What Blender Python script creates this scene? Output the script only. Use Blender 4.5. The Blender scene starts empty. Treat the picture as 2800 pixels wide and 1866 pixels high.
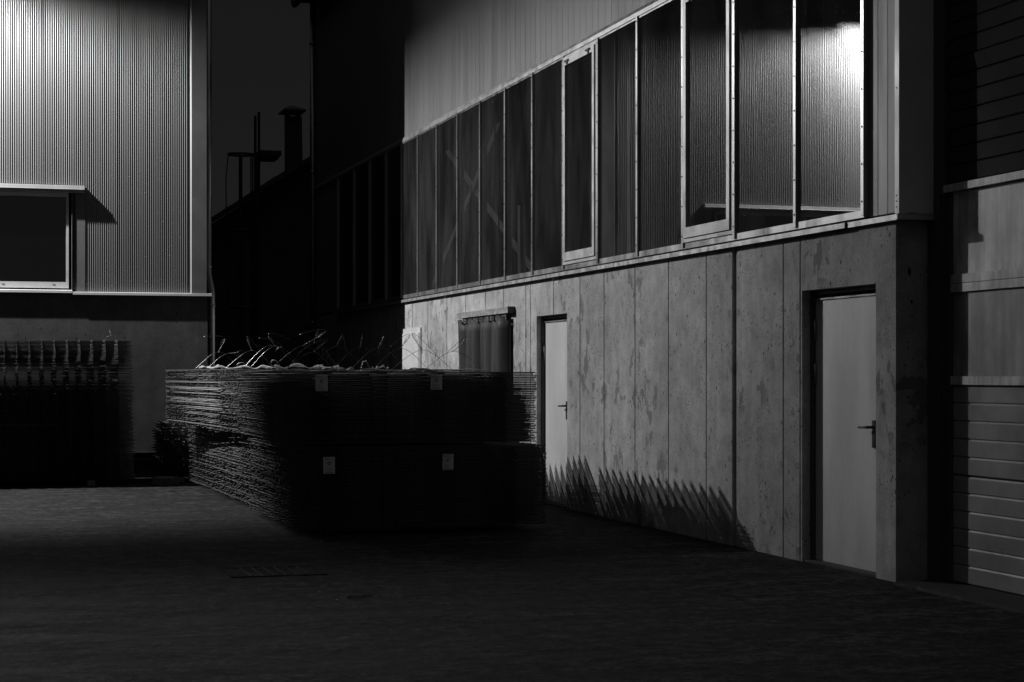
import bpy, math, random
from mathutils import Vector, Matrix

random.seed(7)
scene = bpy.context.scene
COL = scene.collection

# ------------------------------------------------------------------ camera
F = 5000.0 / 2800.0 * 36.0
TH = math.atan(1478 / 5000)
EYE = 1.45
cam_d = bpy.data.cameras.new('camera')
cam = bpy.data.objects.new('camera', cam_d)
COL.objects.link(cam)
cam.location = (0, 0, EYE)
cam.rotation_euler = (math.radians(90), 0, -TH)
cam_d.sensor_width = 36
cam_d.lens = F
cam_d.shift_y = (1026 - 933) / 2800
cam_d.clip_start = 0.1
cam_d.clip_end = 2000
scene.camera = cam

# ------------------------------------------------------------------ materials
class NT:
    def __init__(s, name):
        s.m = bpy.data.materials.new(name)
        s.m.use_nodes = True
        s.t = s.m.node_tree
        s.n = s.t.nodes
        s.b = s.n['Principled BSDF']
        s.out = s.n['Material Output']
    def new(s, t, **kw):
        n = s.n.new(t)
        for k, v in kw.items():
            setattr(n, k, v)
        return n
    def link(s, a, b):
        s.t.links.new(a, b)
    def coord(s, scale=(1, 1, 1), kind='Object', rot=(0, 0, 0)):
        tc = s.new('ShaderNodeTexCoord')
        mp = s.new('ShaderNodeMapping')
        mp.inputs['Scale'].default_value = scale
        mp.inputs['Rotation'].default_value = rot
        s.link(tc.outputs[kind], mp.inputs['Vector'])
        return mp.outputs['Vector']
    def noise(s, vec, scale, detail=4, rough=.55, dist=0):
        n = s.new('ShaderNodeTexNoise')
        n.inputs['Scale'].default_value = scale
        n.inputs['Detail'].default_value = detail
        n.inputs['Roughness'].default_value = rough
        n.inputs['Distortion'].default_value = dist
        s.link(vec, n.inputs['Vector'])
        return n.outputs['Fac']
    def ramp(s, fac, a, b, va=0.0, vb=1.0):
        n = s.new('ShaderNodeMapRange')
        n.interpolation_type = 'SMOOTHSTEP'
        n.inputs['From Min'].default_value = a
        n.inputs['From Max'].default_value = b
        n.inputs['To Min'].default_value = va
        n.inputs['To Max'].default_value = vb
        s.link(fac, n.inputs['Value'])
        return n.outputs['Result']
    def math(s, op, a, b=None, c=None):
        n = s.new('ShaderNodeMath', operation=op)
        for i, v in enumerate((a, b, c)):
            if v is None:
                continue
            if isinstance(v, (int, float)):
                n.inputs[i].default_value = v
            else:
                s.link(v, n.inputs[i])
        return n.outputs[0]
    def bump(s, h, strength, dist):
        n = s.new('ShaderNodeBump')
        n.inputs['Strength'].default_value = strength
        n.inputs['Distance'].default_value = dist
        s.link(h, n.inputs['Height'])
        return n.outputs['Normal']
    def base(s, v):
        if isinstance(v, (int, float)):
            s.b.inputs['Base Color'].default_value = (v, v, v, 1)
        else:
            s.link(v, s.b.inputs['Base Color'])

def simple(name, col, rough=.5, metal=0.0, var=.12, scale=6, bump=0.0, streak=1.0, spec=.5):
    m = NT(name)
    v = m.coord((1, 1, streak))
    n = m.noise(v, scale, 5)
    n2 = m.noise(v, scale * 9, 3)
    k = m.math('ADD', m.ramp(n, .3, .7, 1 - var, 1 + var), m.ramp(n2, .3, .7, -var * .4, var * .4))
    m.base(m.math('MULTIPLY', k, col))
    m.b.inputs['Roughness'].default_value = rough
    m.b.inputs['Metallic'].default_value = metal
    m.b.inputs['Specular IOR Level'].default_value = spec
    m.link(m.ramp(n, .3, .7, rough - .07, rough + .07), m.b.inputs['Roughness'])
    if bump:
        m.link(m.bump(n2, .5, bump), m.b.inputs['Normal'])
    return m.m

def concrete(name, col, stains=True):
    m = NT(name)
    v = m.coord()
    vs = m.coord((1, 1, .13))
    low = m.noise(v, .9, 5, .6)
    mid = m.noise(v, 5.5, 6, .65)
    streak = m.noise(vs, 9, 5, .6)
    fine = m.noise(v, 60, 4, .6)
    att = m.new('ShaderNodeAttribute', attribute_name='tone')
    k = m.ramp(low, .3, .72, .78, 1.15)
    k = m.math('MULTIPLY', k, m.ramp(mid, .25, .75, .78, 1.18))
    k = m.math('MULTIPLY', k, m.ramp(streak, .25, .75, .9, 1.08))
    k = m.math('MULTIPLY', k, m.ramp(fine, .25, .75, .82, 1.14))
    k = m.math('MULTIPLY', k, m.math('ADD', att.outputs['Fac'], .5))
    # air-bubble holes left in the cast face
    for sc, th, el in ((15, .17, .55), (6.5, .11, .4), (30, .22, .8)):
        vv = m.coord((1, 1, el))
        dist = m.new('ShaderNodeTexVoronoi')
        dist.inputs['Scale'].default_value = sc
        m.link(vv, dist.inputs['Vector'])
        sel = m.new('ShaderNodeSeparateColor')
        m.link(dist.outputs['Color'], sel.inputs['Color'])
        pick = m.ramp(sel.outputs['Red'], .66, .68)
        zone = m.ramp(m.noise(v, 1.3 + sc * .02, 2), .42, .52)
        hole = m.math('MULTIPLY', m.math('SUBTRACT', 1.0, m.ramp(dist.outputs['Distance'], th * .6, th)), m.math('MULTIPLY', pick, zone))
        k = m.math('MULTIPLY', k, m.math('SUBTRACT', 1.0, m.math('MULTIPLY', hole, .88)))
    if stains:
        # dark finger-shaped damp marks
        st = m.noise(m.coord((1, 2.3, 1.5)), 3.3, 4, .55, .35)
        area = m.ramp(m.noise(m.coord((1, .6, .9)), 1.25, 2), .52, .61)
        mark = m.math('MULTIPLY', m.ramp(st, .56, .59), area)
        edge = m.ramp(mid, .3, .6, .75, 1.0)
        k = m.math('MULTIPLY', k, m.math('SUBTRACT', 1.0, m.math('MULTIPLY', m.math('MULTIPLY', mark, edge), .5)))
        # thin vertical drip runs
        dr = m.noise(m.coord((1, 26, .5)), 1.0, 4, .6)
        k = m.math('MULTIPLY', k, m.math('SUBTRACT', 1.0, m.math('MULTIPLY', m.ramp(dr, .62, .74), .1)))
    m.base(m.math('MULTIPLY', k, col))
    m.b.inputs['Roughness'].default_value = .85
    m.b.inputs['Specular IOR Level'].default_value = .25
    h = m.math('ADD', m.math('MULTIPLY', mid, .7), m.math('MULTIPLY', fine, .3))
    m.link(m.bump(h, .35, .006), m.b.inputs['Normal'])
    return m.m

def ground_mat():
    m = NT('yard_asphalt')
    v = m.coord()
    low = m.noise(v, .22, 5, .6)
    mid = m.noise(m.coord((.45, 1.5, 1)), 1.5, 6, .62)
    fine = m.noise(v, 26, 5, .7)
    grit = m.noise(v, 140, 3, .7)
    k = m.ramp(low, .3, .7, .8, 1.18)
    k = m.math('MULTIPLY', k, m.ramp(mid, .32, .68, .6, 1.38))
    k = m.math('MULTIPLY', k, m.ramp(fine, .32, .7, .35, 1.65))
    k = m.math('MULTIPLY', k, m.ramp(grit, .32, .7, .4, 1.7))
    spot = m.ramp(m.noise(m.coord((.8, 1.3, 1)), 4.4, 3, .6), .34, .42, .5, 1.0)
    k = m.math('MULTIPLY', k, spot)
    n8 = m.noise(v, 8.5, 4, .65)
    k = m.math('MULTIPLY', k, m.ramp(n8, .34, .66, .34, 1.7))
    k = m.math('MULTIPLY', k, m.ramp(m.noise(m.coord((.7, 1.4, 1)), 2.6, 4, .6), .34, .66, .6, 1.4))
    m.base(m.math('MULTIPLY', k, .029))
    m.link(m.ramp(mid, .3, .7, .8, .95), m.b.inputs['Roughness'])
    m.b.inputs['Specular IOR Level'].default_value = .12
    h = m.math('ADD', m.math('MULTIPLY', fine, .6), m.math('MULTIPLY', grit, .3))
    h = m.math('ADD', h, m.math('MULTIPLY', mid, 1.2))
    h = m.math('ADD', h, m.math('MULTIPLY', n8, 1.5))
    m.link(m.bump(h, 1.0, .02), m.b.inputs['Normal'])
    return m.m

def glass_mat(name='window_glass', tint=.72, wav=.0002, dirt=1.0):
    m = NT(name)
    m.n.remove(m.b)
    fr = m.new('ShaderNodeFresnel')
    fr.inputs['IOR'].default_value = 2.6
    tr = m.new('ShaderNodeBsdfTransparent')
    tr.inputs['Color'].default_value = (tint, tint, tint, 1)
    gl = m.new('ShaderNodeBsdfGlossy')
    gl.inputs['Roughness'].default_value = .008
    gl.inputs['Color'].default_value = (.92, .92, .92, 1)
    h1 = m.noise(m.coord((1, 1.5, .55)), 1.6, 2, .45)
    nb = m.bump(h1, 1.0, wav)
    m.link(nb, gl.inputs['Normal'])
    mx = m.new('ShaderNodeMixShader')
    geo = m.new('ShaderNodeNewGeometry')
    m.link(m.math('MULTIPLY', fr.outputs['Fac'], m.math('SUBTRACT', 1.0, geo.outputs['Backfacing'])), mx.inputs['Fac'])
    # a thin film of dust scatters a little of the lamp light
    df = m.new('ShaderNodeBsdfDiffuse')
    df.inputs['Color'].default_value = (.5, .5, .5, 1)
    mx2 = m.new('ShaderNodeMixShader')
    dust = m.ramp(m.noise(m.coord((1, 1, .3)), 3, 5), .3, .75, .02 * dirt, .07 * dirt)
    m.link(dust, mx2.inputs['Fac'])
    m.link(tr.outputs[0], mx2.inputs[1])
    m.link(df.outputs[0], mx2.inputs[2])
    m.link(mx2.outputs[0], mx.inputs[1])
    m.link(gl.outputs[0], mx.inputs[2])
    m.link(mx.outputs[0], m.out.inputs['Surface'])
    return m.m

def stained_panel(name, col):
    m = NT(name)
    s = m.noise(m.coord((1, 7, .45)), 1.7, 5, .6)
    s2 = m.noise(m.coord((1, 1.3, .9)), 3.6, 6, .65)
    k = m.math('MULTIPLY', m.ramp(s, .32, .7, .68, 1.25), m.ramp(s2, .32, .68, .68, 1.25))
    m.base(m.math('MULTIPLY', k, col))
    m.b.inputs['Roughness'].default_value = .45
    return m.m

M = {}
M['concrete'] = concrete('cast_concrete', .43)
M['concrete_plain'] = concrete('plain_concrete', .085, False)
M['ground'] = ground_mat()
M['apron'] = concrete('apron_concrete', .035, False)
M['glass'] = glass_mat()
M['dark_glass'] = glass_mat('dark_window_glass', .2, .0003, .05)
M['alu'] = simple('mill_aluminium', .48, .34, .75, .1, 5, 0, .2)
M['alu_white'] = simple('pale_window_frame', .62, .4, .25, .06, 5)
M['ledge'] = simple('sheet_metal_ledge', .5, .42, .5, .2, 9)
M['clad'] = simple('pale_cladding', .29, .5, .1, .07, 3, 0, .12)
M['rib'] = simple('ribbed_sheet', .18, .5, .1, .06, 3, 0, .1)
M['trim'] = simple('white_trim', .72, .45, .1, .05, 4)
M['trim_grey'] = simple('grey_flashing', .15, .5, .2, .06, 4)
M['door'] = simple('pale_painted_steel', .67, .42, 0, .07, 3, 0, .3)
M['door_frame'] = simple('dark_door_frame', .07, .5, 0, .1)
M['black'] = simple('black_plastic', .02, .4, 0, .1)
M['rubber'] = simple('dark_vinyl', .055, .6, 0, .25, 4, 0, .3, .15)
M['zinc'] = simple('weathered_zinc', .36, .36, .9, .2, 8, 0, .2)
M['steel'] = simple('rusty_rebar', .06, .55, .3, .5, 30)
M['wire'] = simple('annealed_wire', .30, .33, .9, .3, 40)
M['strap'] = simple('white_strap', .8, .35, 0, .1, 12)
_t = NT('white_strap_translucent')
_tr = _t.new('ShaderNodeBsdfTranslucent'); _tr.inputs['Color'].default_value = (.8, .8, .8, 1)
_mx = _t.new('ShaderNodeMixShader'); _mx.inputs['Fac'].default_value = .55
_t.base(.8); _t.b.inputs['Roughness'].default_value = .4
_t.link(_t.b.outputs[0], _mx.inputs[1]); _t.link(_tr.outputs[0], _mx.inputs[2]); _t.link(_mx.outputs[0], _t.out.inputs['Surface'])
M['strap'] = _t.m
M['paper'] = simple('tag_paper', .62, .6, 0, .08, 20)
M['ink'] = simple('tag_ink', .06, .6, 0, .1)
M['timber'] = simple('grey_timber', .16, .8, 0, .3, 14, .002)
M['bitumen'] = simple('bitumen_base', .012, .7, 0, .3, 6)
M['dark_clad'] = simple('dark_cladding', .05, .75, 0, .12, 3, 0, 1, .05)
M['stain_light'] = stained_panel('streaked_panel', .58)
M['stain_mid'] = stained_panel('streaked_lower_panel', .25)
M['section'] = simple('sectional_door_sheet', .30, .34, .1, .08, 3)
M['rail'] = stained_panel('rail_metal', .55)
M['house'] = simple('old_render', .03, .9, 0, .3, 2)
M['tile'] = simple('roof_tile', .025, .8, 0, .3, 8)
M['brick'] = simple('chimney_brick', .03, .9, 0, .35, 9)
M['dark_steel'] = simple('dark_steel', .03, .5, .3, .2)
M['interior'] = simple('interior_wall', .10, .9, 0, .15, 1)
M['brace'] = simple('interior_brace', .17, .5, 0, .08, 3)
M['pit'] = simple('pit_black', .010, .95, 0, .1, 5, 0, 1, .02)
M['leaf'] = simple('dry_leaf', .07, .7, 0, .3, 30)
M['white_dot'] = simple('white_pebble', .8, .5, 0, .1)
M['screw'] = simple('dark_screw', .03, .5, .2, .1)
lens = bpy.data.materials.new('lamp_lens')
lens.use_nodes = True
lens.node_tree.nodes['Principled BSDF'].inputs['Base Color'].default_value = (.8, .8, .8, 1)
M['lens'] = lens

# ------------------------------------------------------------------ mesh helper
class MB:
    def __init__(s):
        s.v = []; s.f = []; s.mi = []; s.sm = []; s.tone = []
        s.cur = 0; s.t = .5
    def face(s, idx, smooth=False):
        s.f.append(idx); s.mi.append(s.cur); s.sm.append(smooth); s.tone.append(s.t)
    def quad(s, a, b, c, d, smooth=False):
        n = len(s.v)
        s.v += [tuple(a), tuple(b), tuple(c), tuple(d)]
        s.face((n, n + 1, n + 2, n + 3), smooth)
    def poly(s, pts):
        n = len(s.v)
        s.v += [tuple(p) for p in pts]
        s.face(tuple(range(n, n + len(pts))))
    def box(s, x0, x1, y0, y1, z0, z1, mat=None, bev=0.0):
        if x1 < x0: x0, x1 = x1, x0
        if y1 < y0: y0, y1 = y1, y0
        if z1 < z0: z0, z1 = z1, z0
        n = len(s.v)
        P = [(x0, y0, z0), (x1, y0, z0), (x1, y1, z0), (x0, y1, z0), (x0, y0, z1), (x1, y0, z1), (x1, y1, z1), (x0, y1, z1)]
        if mat is not None:
            P = [tuple(mat @ Vector(p)) for p in P]
        s.v += P
        for q in ((0, 3, 2, 1), (4, 5, 6, 7), (0, 1, 5, 4), (1, 2, 6, 5), (2, 3, 7, 6), (3, 0, 4, 7)):
            s.face(tuple(n + i for i in q))
    def tube(s, pts, r, k=6, caps=True, smooth=True):
        pts = [Vector(p) for p in pts]
        n0 = len(s.v)
        up = None
        for i, p in enumerate(pts):
            if i == 0: t = pts[1] - p
            elif i == len(pts) - 1: t = p - pts[i - 1]
            else: t = (pts[i + 1] - pts[i - 1])
            if t.length < 1e-9: t = Vector((0, 0, 1))
            t.normalize()
            if up is None:
                up = t.orthogonal().normalized()
            else:
                up = (up - t * up.dot(t))
                up = up.normalized() if up.length > 1e-6 else t.orthogonal().normalized()
            w = t.cross(up)
            rr = r[i] if isinstance(r, (list, tuple)) else r
            for j in range(k):
                a = 2 * math.pi * j / k
                s.v.append(tuple(p + (up * math.cos(a) + w * math.sin(a)) * rr))
        for i in range(len(pts) - 1):
            for j in range(k):
                a = n0 + i * k + j; b = n0 + i * k + (j + 1) % k
                s.face((a, b, b + k, a + k), smooth)
        if caps:
            s.face(tuple(n0 + j for j in reversed(range(k))))
            e = n0 + (len(pts) - 1) * k
            s.face(tuple(e + j for j in range(k)))
    def prism(s, prof, axis, a, b, smooth=False, closed=True):
        """prof: list of 2-D points, swept along axis ('x','y','z') from a to b"""
        n = len(s.v)
        def mk(p, t):
            if axis == 'x': return (t, p[0], p[1])
            if axis == 'y': return (p[0], t, p[1])
            return (p[0], p[1], t)
        s.v += [mk(p, a) for p in prof] + [mk(p, b) for p in prof]
        k = len(prof)
        for i in range(k if closed else k - 1):
            j = (i + 1) % k
            s.face((n + i, n + j, n + k + j, n + k + i), smooth)
        if closed:
            s.face(tuple(n + i for i in reversed(range(k))))
            s.face(tuple(n + k + i for i in range(k)))
    def build(s, name, mats, parent=None):
        me = bpy.data.meshes.new(name)
        me.from_pydata(s.v, [], s.f)
        if not isinstance(mats, (list, tuple)): mats = [mats]
        for m in mats: me.materials.append(m)
        me.polygons.foreach_set('material_index', s.mi)
        me.polygons.foreach_set('use_smooth', s.sm)
        at = me.attributes.new('tone', 'FLOAT', 'FACE')
        at.data.foreach_set('value', s.tone)
        me.update()
        o = bpy.data.objects.new(name, me)
        COL.objects.link(o)
        if parent is not None:
            o.parent = parent
            p = parent; off = Vector((0, 0, 0))
            while p is not None:
                off += p.location; p = p.parent
            o.location = -off
        return o

def tag(o, label, cat, group=None):
    o['label'] = label; o['category'] = cat
    if group: o['group'] = group
    return o

def empty(name, loc, label, cat, group=None):
    o = bpy.data.objects.new(name, None)
    COL.objects.link(o); o.location = loc
    return tag(o, label, cat, group)

def structure(o):
    o['kind'] = 'structure'; return o

# ------------------------------------------------------------------ ground
g = MB(); g.quad((-300, -300, 0), (300, -300, 0), (300, 400, 0), (-300, 400, 0))
structure(g.build('ground', M['ground']))
a = MB()
rr = random.Random(3)
ys = [2 + i * .13 for i in range(73)]
edge = [6.12 + rr.uniform(-.012, .012) + (.02 if rr.random() < .12 else 0) for _ in ys]
for i in range(len(ys) - 1):
    e0, e1 = edge[i], edge[i + 1]
    a.quad((e0, ys[i], .022), (6.6, ys[i], .03), (6.6, ys[i + 1], .03), (e1, ys[i + 1], .022))
    a.quad((e0 - .012, ys[i], -.01), (e0, ys[i], .022), (e1, ys[i + 1], .022), (e1 - .012, ys[i + 1], -.01))
structure(a.build('pavement', M['apron']))

# ------------------------------------------------------------------ RIGHT BUILDING (workshop)
W = 6.198
YC, YE = 11.50, 34.0
ZL = 2.55          # concrete top
ZG0, ZG1 = 2.62, 4.92
wk = empty('workshop_building', (W, 11.5, 0), 'long workshop with concrete base, tall glazed strip and pale cladding above', 'building')

holes = [(11.789, 13.006, 0, 2.105), (18.86, 19.975, 0, 2.122), (21.0, 23.12, 0, 2.16)]
joints = [(y, .024) for y in (25.17, 24.09, 23.11, 22.15, 21.33, 20.40, 20.21, 19.34, 18.42, 17.65, 16.74, 15.85, 14.94, 13.35, 13.04, 26.11, 27.3, 28.4, 29.5, 30.6, 31.7, 32.8)] + [(14.315, .11)]
def cell_wall(mb, x, depth, y0, y1, z0, z1, cut, holes, rnd):
    ysx = {y0, y1}; zsx = {z0, z1}
    for (a_, w) in cut: ysx |= {a_ - w / 2, a_ + w / 2}
    for h in holes: ysx |= {h[0], h[1]}; zsx |= {h[2], h[3]}
    ysl = sorted(v for v in ysx if y0 <= v <= y1); zsl = sorted(v for v in zsx if z0 <= v <= z1)
    def full(i, j):
        if i < 0 or j < 0 or i >= len(ysl) - 1 or j >= len(zsl) - 1: return False
        yc = (ysl[i] + ysl[i + 1]) / 2; zc = (zsl[j] + zsl[j + 1]) / 2
        for (a_, w) in cut:
            if abs(yc - a_) < w / 2:
                return False
        for h in holes:
            if h[0] < yc < h[1] and h[2] < zc < h[3]: return False
        return True
    tones = {}
    for i in range(len(ysl) - 1):
        yc = (ysl[i] + ysl[i + 1]) / 2
        key = sum(1 for (a_, w) in cut if a_ < yc)
        if key not in tones: tones[key] = .5 + rnd.uniform(-.05, .07)
        mb.t = tones[key]
        for j in range(len(zsl) - 1):
            if not full(i, j): continue
            ya, yb, za, zb = ysl[i], ysl[i + 1], zsl[j], zsl[j + 1]
            mb.quad((x, yb, za), (x, ya, za), (x, ya, zb), (x, yb, zb))
            xb = x + depth
            if not full(i - 1, j): mb.quad((x, ya, za), (xb, ya, za), (xb, ya, zb), (x, ya, zb))
            if not full(i + 1, j): mb.quad((x, yb, za), (x, yb, zb), (xb, yb, zb), (xb, yb, za))
            if not full(i, j - 1): mb.quad((x, ya, za), (x, yb, za), (xb, yb, za), (xb, ya, za))
            if not full(i, j + 1): mb.quad((x, ya, zb), (xb, ya, zb), (xb, yb, zb), (x, yb, zb))
    mb.t = .5
cw = MB()
hj = [h for h in holes]
# panel joints stop over the openings they meet
cell_wall(cw, W, .025, YC, YE, 0, ZL, joints, hj, random.Random(11))
cell_wall(cw, W + .025, .26, YC, YE, 0, ZL, [], hj, random.Random(5))
# near end return and the cut back face
cw.box(W + .003, W + .243, YC + .003, YC + .3, 0, ZL)
# cast tie-hole rings beside the joints
def ring(mb, y, z, r):
    k = 12; n = len(mb.v)
    for rr_, xo in ((r, .0), (r * .72, -.002), (r * .45, .0)):
        for i in range(k):
            t = 2 * math.pi * i / k
            mb.v.append((W - .001 + xo, y + rr_ * math.cos(t), z + rr_ * math.sin(t)))
    for q in range(2):
        for i in range(k):
            j = (i + 1) % k
            mb.face((n + q * k + i, n + q * k + j, n + (q + 1) * k + j, n + (q + 1) * k + i))
cw.t = .18
for y in (25.17, 24.09, 17.65, 16.74, 15.85, 14.94, 14.40, 14.20, 13.35, 13.06):
    for z in (1.98, .74):
        ring(cw, y + .03, z, .028)
cw.t = .5
wall = cw.build('concrete_wall', M['concrete'], wk)

# metal ledge on the concrete
lg = MB()
for y0, y1, d in ((11.40, 12.16, .045), (12.165, 14.9, .06), (14.905, 17.2, .058), (17.205, 19.4, .061), (19.405, 21.9, .058), (21.905, 24.2, .061), (24.205, 26.84, .058), (26.845, 29.4, .06), (29.405, 31.9, .06)):
    x0 = W - d
    lg.prism([(x0, ZL - .022), (x0 + .004, ZL - .022), (x0 + .004, ZL + .012), (W + .1, ZL + .032), (W + .1, ZL + .036), (x0, ZL + .017)], 'y', y0, y1)
lg.box(W - .045, W + .245, 11.396, 11.404, ZL - .02, ZL + .02)
lg.build('ledge', M['ledge'], wk)

# glazing: mullions, panes, opening sashes
mull = [31.66, 30.5, 29.35, 28.2, 27.05, 25.63, 24.51, 23.39, 22.27, 21.14, 20.02, 18.88, 17.74, 16.58, 15.40, 14.24, 13.05, 11.92]
mull[3] = 27.78; mull[4] = 26.70
mull = sorted(set([31.66, 30.25, 29.0, 27.78, 26.70] + [25.63, 24.51, 23.39, 22.27, 21.14, 20.02, 18.88, 17.74, 16.58, 15.40, 14.24, 13.05, 11.92]), reverse=True)
sashes = {(18.88, 17.74), (15.40, 14.24)}
gf = MB()
gf.box(W - .030, W + .05, 11.92, 31.66, ZL + .037, ZG0 + .02)
gf.box(W - .030, W + .05, 11.92, 31.66, ZG1 - .03, ZG1 - .0125)
gf.build('glazing_rail', M['alu'], wk)
for y in mull:
    m = MB()
    m.box(W - .042, W + .05, y - .018, y + .018, ZG0 - .02, ZG1 - .005)
    m.box(W - .046, W - .0423, y - .021, y + .021, ZG0 - .02, ZG1 - .006)
    m.cur = 1
    z = ZG0 + .08
    while z < ZG1 - .05:
        m.tube([(W - .0463, y, z), (W - .051, y, z)], [.0085, .006], 8)
        z += .27
    m.build('mullion', [M['alu'], M['screw']], wk)
for i in range(len(mull) - 1):
    ya, yb = mull[i + 1] + .022, mull[i] - .022
    if (mull[i], mull[i + 1]) in sashes:
        fr = MB()
        w = .062
        z0, z1 = ZG0 + .022, ZG1 - .032
        # outer frame
        fr.box(W - .045, W + .03, ya + .002, ya + .03, z0, z1); fr.box(W - .045, W + .03, yb - .03, yb - .002, z0, z1)
        fr.box(W - .045, W + .03, ya + .03, yb - .03, z0, z0 + .03); fr.box(W - .045, W + .03, ya + .03, yb - .03, z1 - .03, z1)
        sash = fr.build('window_frame', M['alu_white'], wk)
        s2 = MB()
        a0, b0, c0, d0 = ya + .036, yb - .036, z0 + .038, z1 - .038
        s2.box(W - .06, W + .02, a0, a0 + w, c0, d0); s2.box(W - .06, W + .02, b0 - w, b0, c0, d0)
        s2.box(W - .0595, W + .02, a0 + w, b0 - w, c0, c0 + w + .03); s2.box(W - .0595, W + .02, a0 + w, b0 - w, d0 - w, d0)
        s2.build('sash', M['alu_white'], sash)
        for yy in (a0 + .12, b0 - .2):
            hb = MB()
            hb.box(W - .075, W - .0605, yy, yy + .13, d0 - .03, d0 - .012)
            hb.box(W - .072, W - .0602, yy + .04, yy + .06, d0 - .06, d0 - .03)
            hb.build('hinge', M['black'], sash)
        p = MB()
        p.box(W - .038, W - .030, a0 + w - .005, b0 - w + .005, c0 + w + .02, d0 - w + .005)
        p.build('pane', M['glass'], sash)
    else:
        p = MB()
        p.box(W - .022, W - .014, ya - .003, yb + .003, ZG0 + .01, ZG1 - .02)
        p.build('window_pane', M['glass'], wk)

# header flashing and the pale cladding above
hd = MB()
for y0, y1, o in ((11.40, 14.8, 0), (14.803, 17.6, .002), (17.603, 20.9, 0), (20.903, 24, .002), (24.003, 27.2, 0), (27.203, 34, .002)):
    hd.prism([(W - .04 - o, ZG1 - .012), (W + .02, ZG1 - .012), (W + .02, ZG1 + .075), (W - .022 - o, ZG1 + .07), (W - .04 - o, ZG1 + .03)], 'y', y0, y1)
hd.build('header_flashing', M['ledge'], wk)

def grooved(mb, x, y0, y1, z0, z1, pitch, gw=.008, gd=.006):
    prof = []
    y = y1
    while y > y0 + pitch * .5:
        prof += [(x, y), (x, max(y0, y - pitch + gw)), (x + gd, max(y0, y - pitch + gw * .5))]
        y -= pitch
    prof += [(x, y0)]
    mb.prism(prof, 'z', z0, z1, closed=False)
cl = MB()
grooved(cl, W - .006, 11.42, YE, ZG1 + .076, 8.45, .20)
cl.build('upper_cladding', M['clad'], wk)
# cladding strip between the last mullion and the corner, and the far end beside the glazing
cs = MB()
grooved(cs, W - .004, 11.477, 11.895, ZL + .037, ZG1 - .013, .145, .01, .008)
cs.build('side_cladding', M['clad'], wk)
cs = MB()
grooved(cs, W - .004, 31.685, YE, ZL + .037, ZG1 - .013, .2)
cs.build('side_cladding', M['clad'], wk)
ct = MB()
ct.prism([(W - .022, 11.415), (W - .022, 11.475), (W - .001, 11.477), (W - .001, 11.43), (W + .25, 11.43), (W + .25, 11.415)], 'z', ZL + .025, 8.45)
ct.cur = 1
for z in (2.62, 2.66, 2.70, 3.45, 4.2, 4.9):
    ct.tube([(W - .0222, 11.447, z), (W - .026, 11.447, z)], .006, 8)
ct.build('corner_trim', [M['trim'], M['screw']], wk)

# doors
def steel_door(y0, y1, z1, dep, hand_z, hinges):
    x = W + dep
    d = MB()
    d.box(x, x + .05, y0 + .03, y1 - .035, .018, z1 - .06)
    dr = d.build('door', M['door'], wk)
    f = MB()
    f.box(x - .03, x + .1, y1 - .03, y1 - .001, 0, z1 - .002); f.box(x - .01, x + .1, y0 + .001, y0 + .025, 0, z1 - .002)
    f.box(x - .02, x + .1, y0 + .025, y1 - .03, z1 - .035, z1 - .002)
    f.build('door_frame', M['door_frame'], dr)
    t = MB()
    t.box(x - .012, x - .001, y0 + .03, y1 - .033, z1 - .075, z1 - .062)
    t.build('rain_strip', M['alu'], dr)
    h = MB()
    ph = y0 + dep * (y0 + .3) / W + (.02 if y0 < 15 else -.012)
    h.box(x - .012, x - .0005, ph - .02, ph + .02, hand_z - .15, hand_z + .05)
    h.tube([(x - .01, ph, hand_z), (x - .055, ph, hand_z), (x - .06, ph + .02, hand_z), (x - .058, ph + .14, hand_z - .004)], [.011, .011, .011, .009], 8)
    h.build('handle', M['black'], dr)
    for z in hinges:
        hg = MB()
        hg.tube([(x - .012, y1 - .045, z), (x - .012, y1 - .045, z + .16)], .01, 8)
        hg.build('hinge', M['zinc'], dr)
    s = MB()
    s.box(W + .01, x + .1, y0 + .002, y1 - .002, 0.001, .016)
    s.build('threshold', M['concrete_plain'], dr)
steel_door(11.789, 13.006, 2.105, .10, 1.07, (1.72, 1.38))
steel_door(18.86, 19.975, 2.122, .09, 1.11, (1.62, .4))

# service hatch
ht = MB()
ht.box(W - .03, W - .001, 25.52, 26.65, .25, 2.135)
hatch = ht.build('hatch_frame', M['trim'], wk)
h2 = MB(); h2.box(W - .042, W - .031, 25.60, 26.62, .3, 2.06)
h2.box(W - .0425, W - .031, 25.535, 25.56, .3, 2.06)
h2.build('hatch_leaf', M['trim'], hatch)

# roof, gutter, shell
rf = MB()
rf.box(W - .28, 15.5, 10.9, YE + .15, 8.46, 8.62)
roof = rf.build('roof', M['dark_steel'], wk)
gt = MB()
gt.prism([(W - .44, 8.52), (W - .42, 8.40), (W - .36, 8.36), (W - .30, 8.40), (W - .285, 8.52)], 'y', 10.9, YE + .2)
gt.build('gutter', M['zinc'], roof)
sh = MB()
sh.box(W + .003, 15.2, YE - .28, YE - .002, ZL, 8.45)      # far gable
sh.box(W + .29, 15.2, YE - .28, YE - .002, 0, ZL)
sh.box(15.0, 15.2, 2, YE - .3, 0, 8.45)
sh.box(W + .26, 14.98, 11.435, 11.6, ZL + .003, 8.45)
sh.box(W + .02, W + .12, 11.62, YE - .3, ZG1 + .08, 8.44)
sh.box(W + .06, W + .26, 31.75, YE - .3, ZL + .04, ZG1 + .07)
sh.build('gable_wall', M['interior'], wk)
br = MB()
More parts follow.
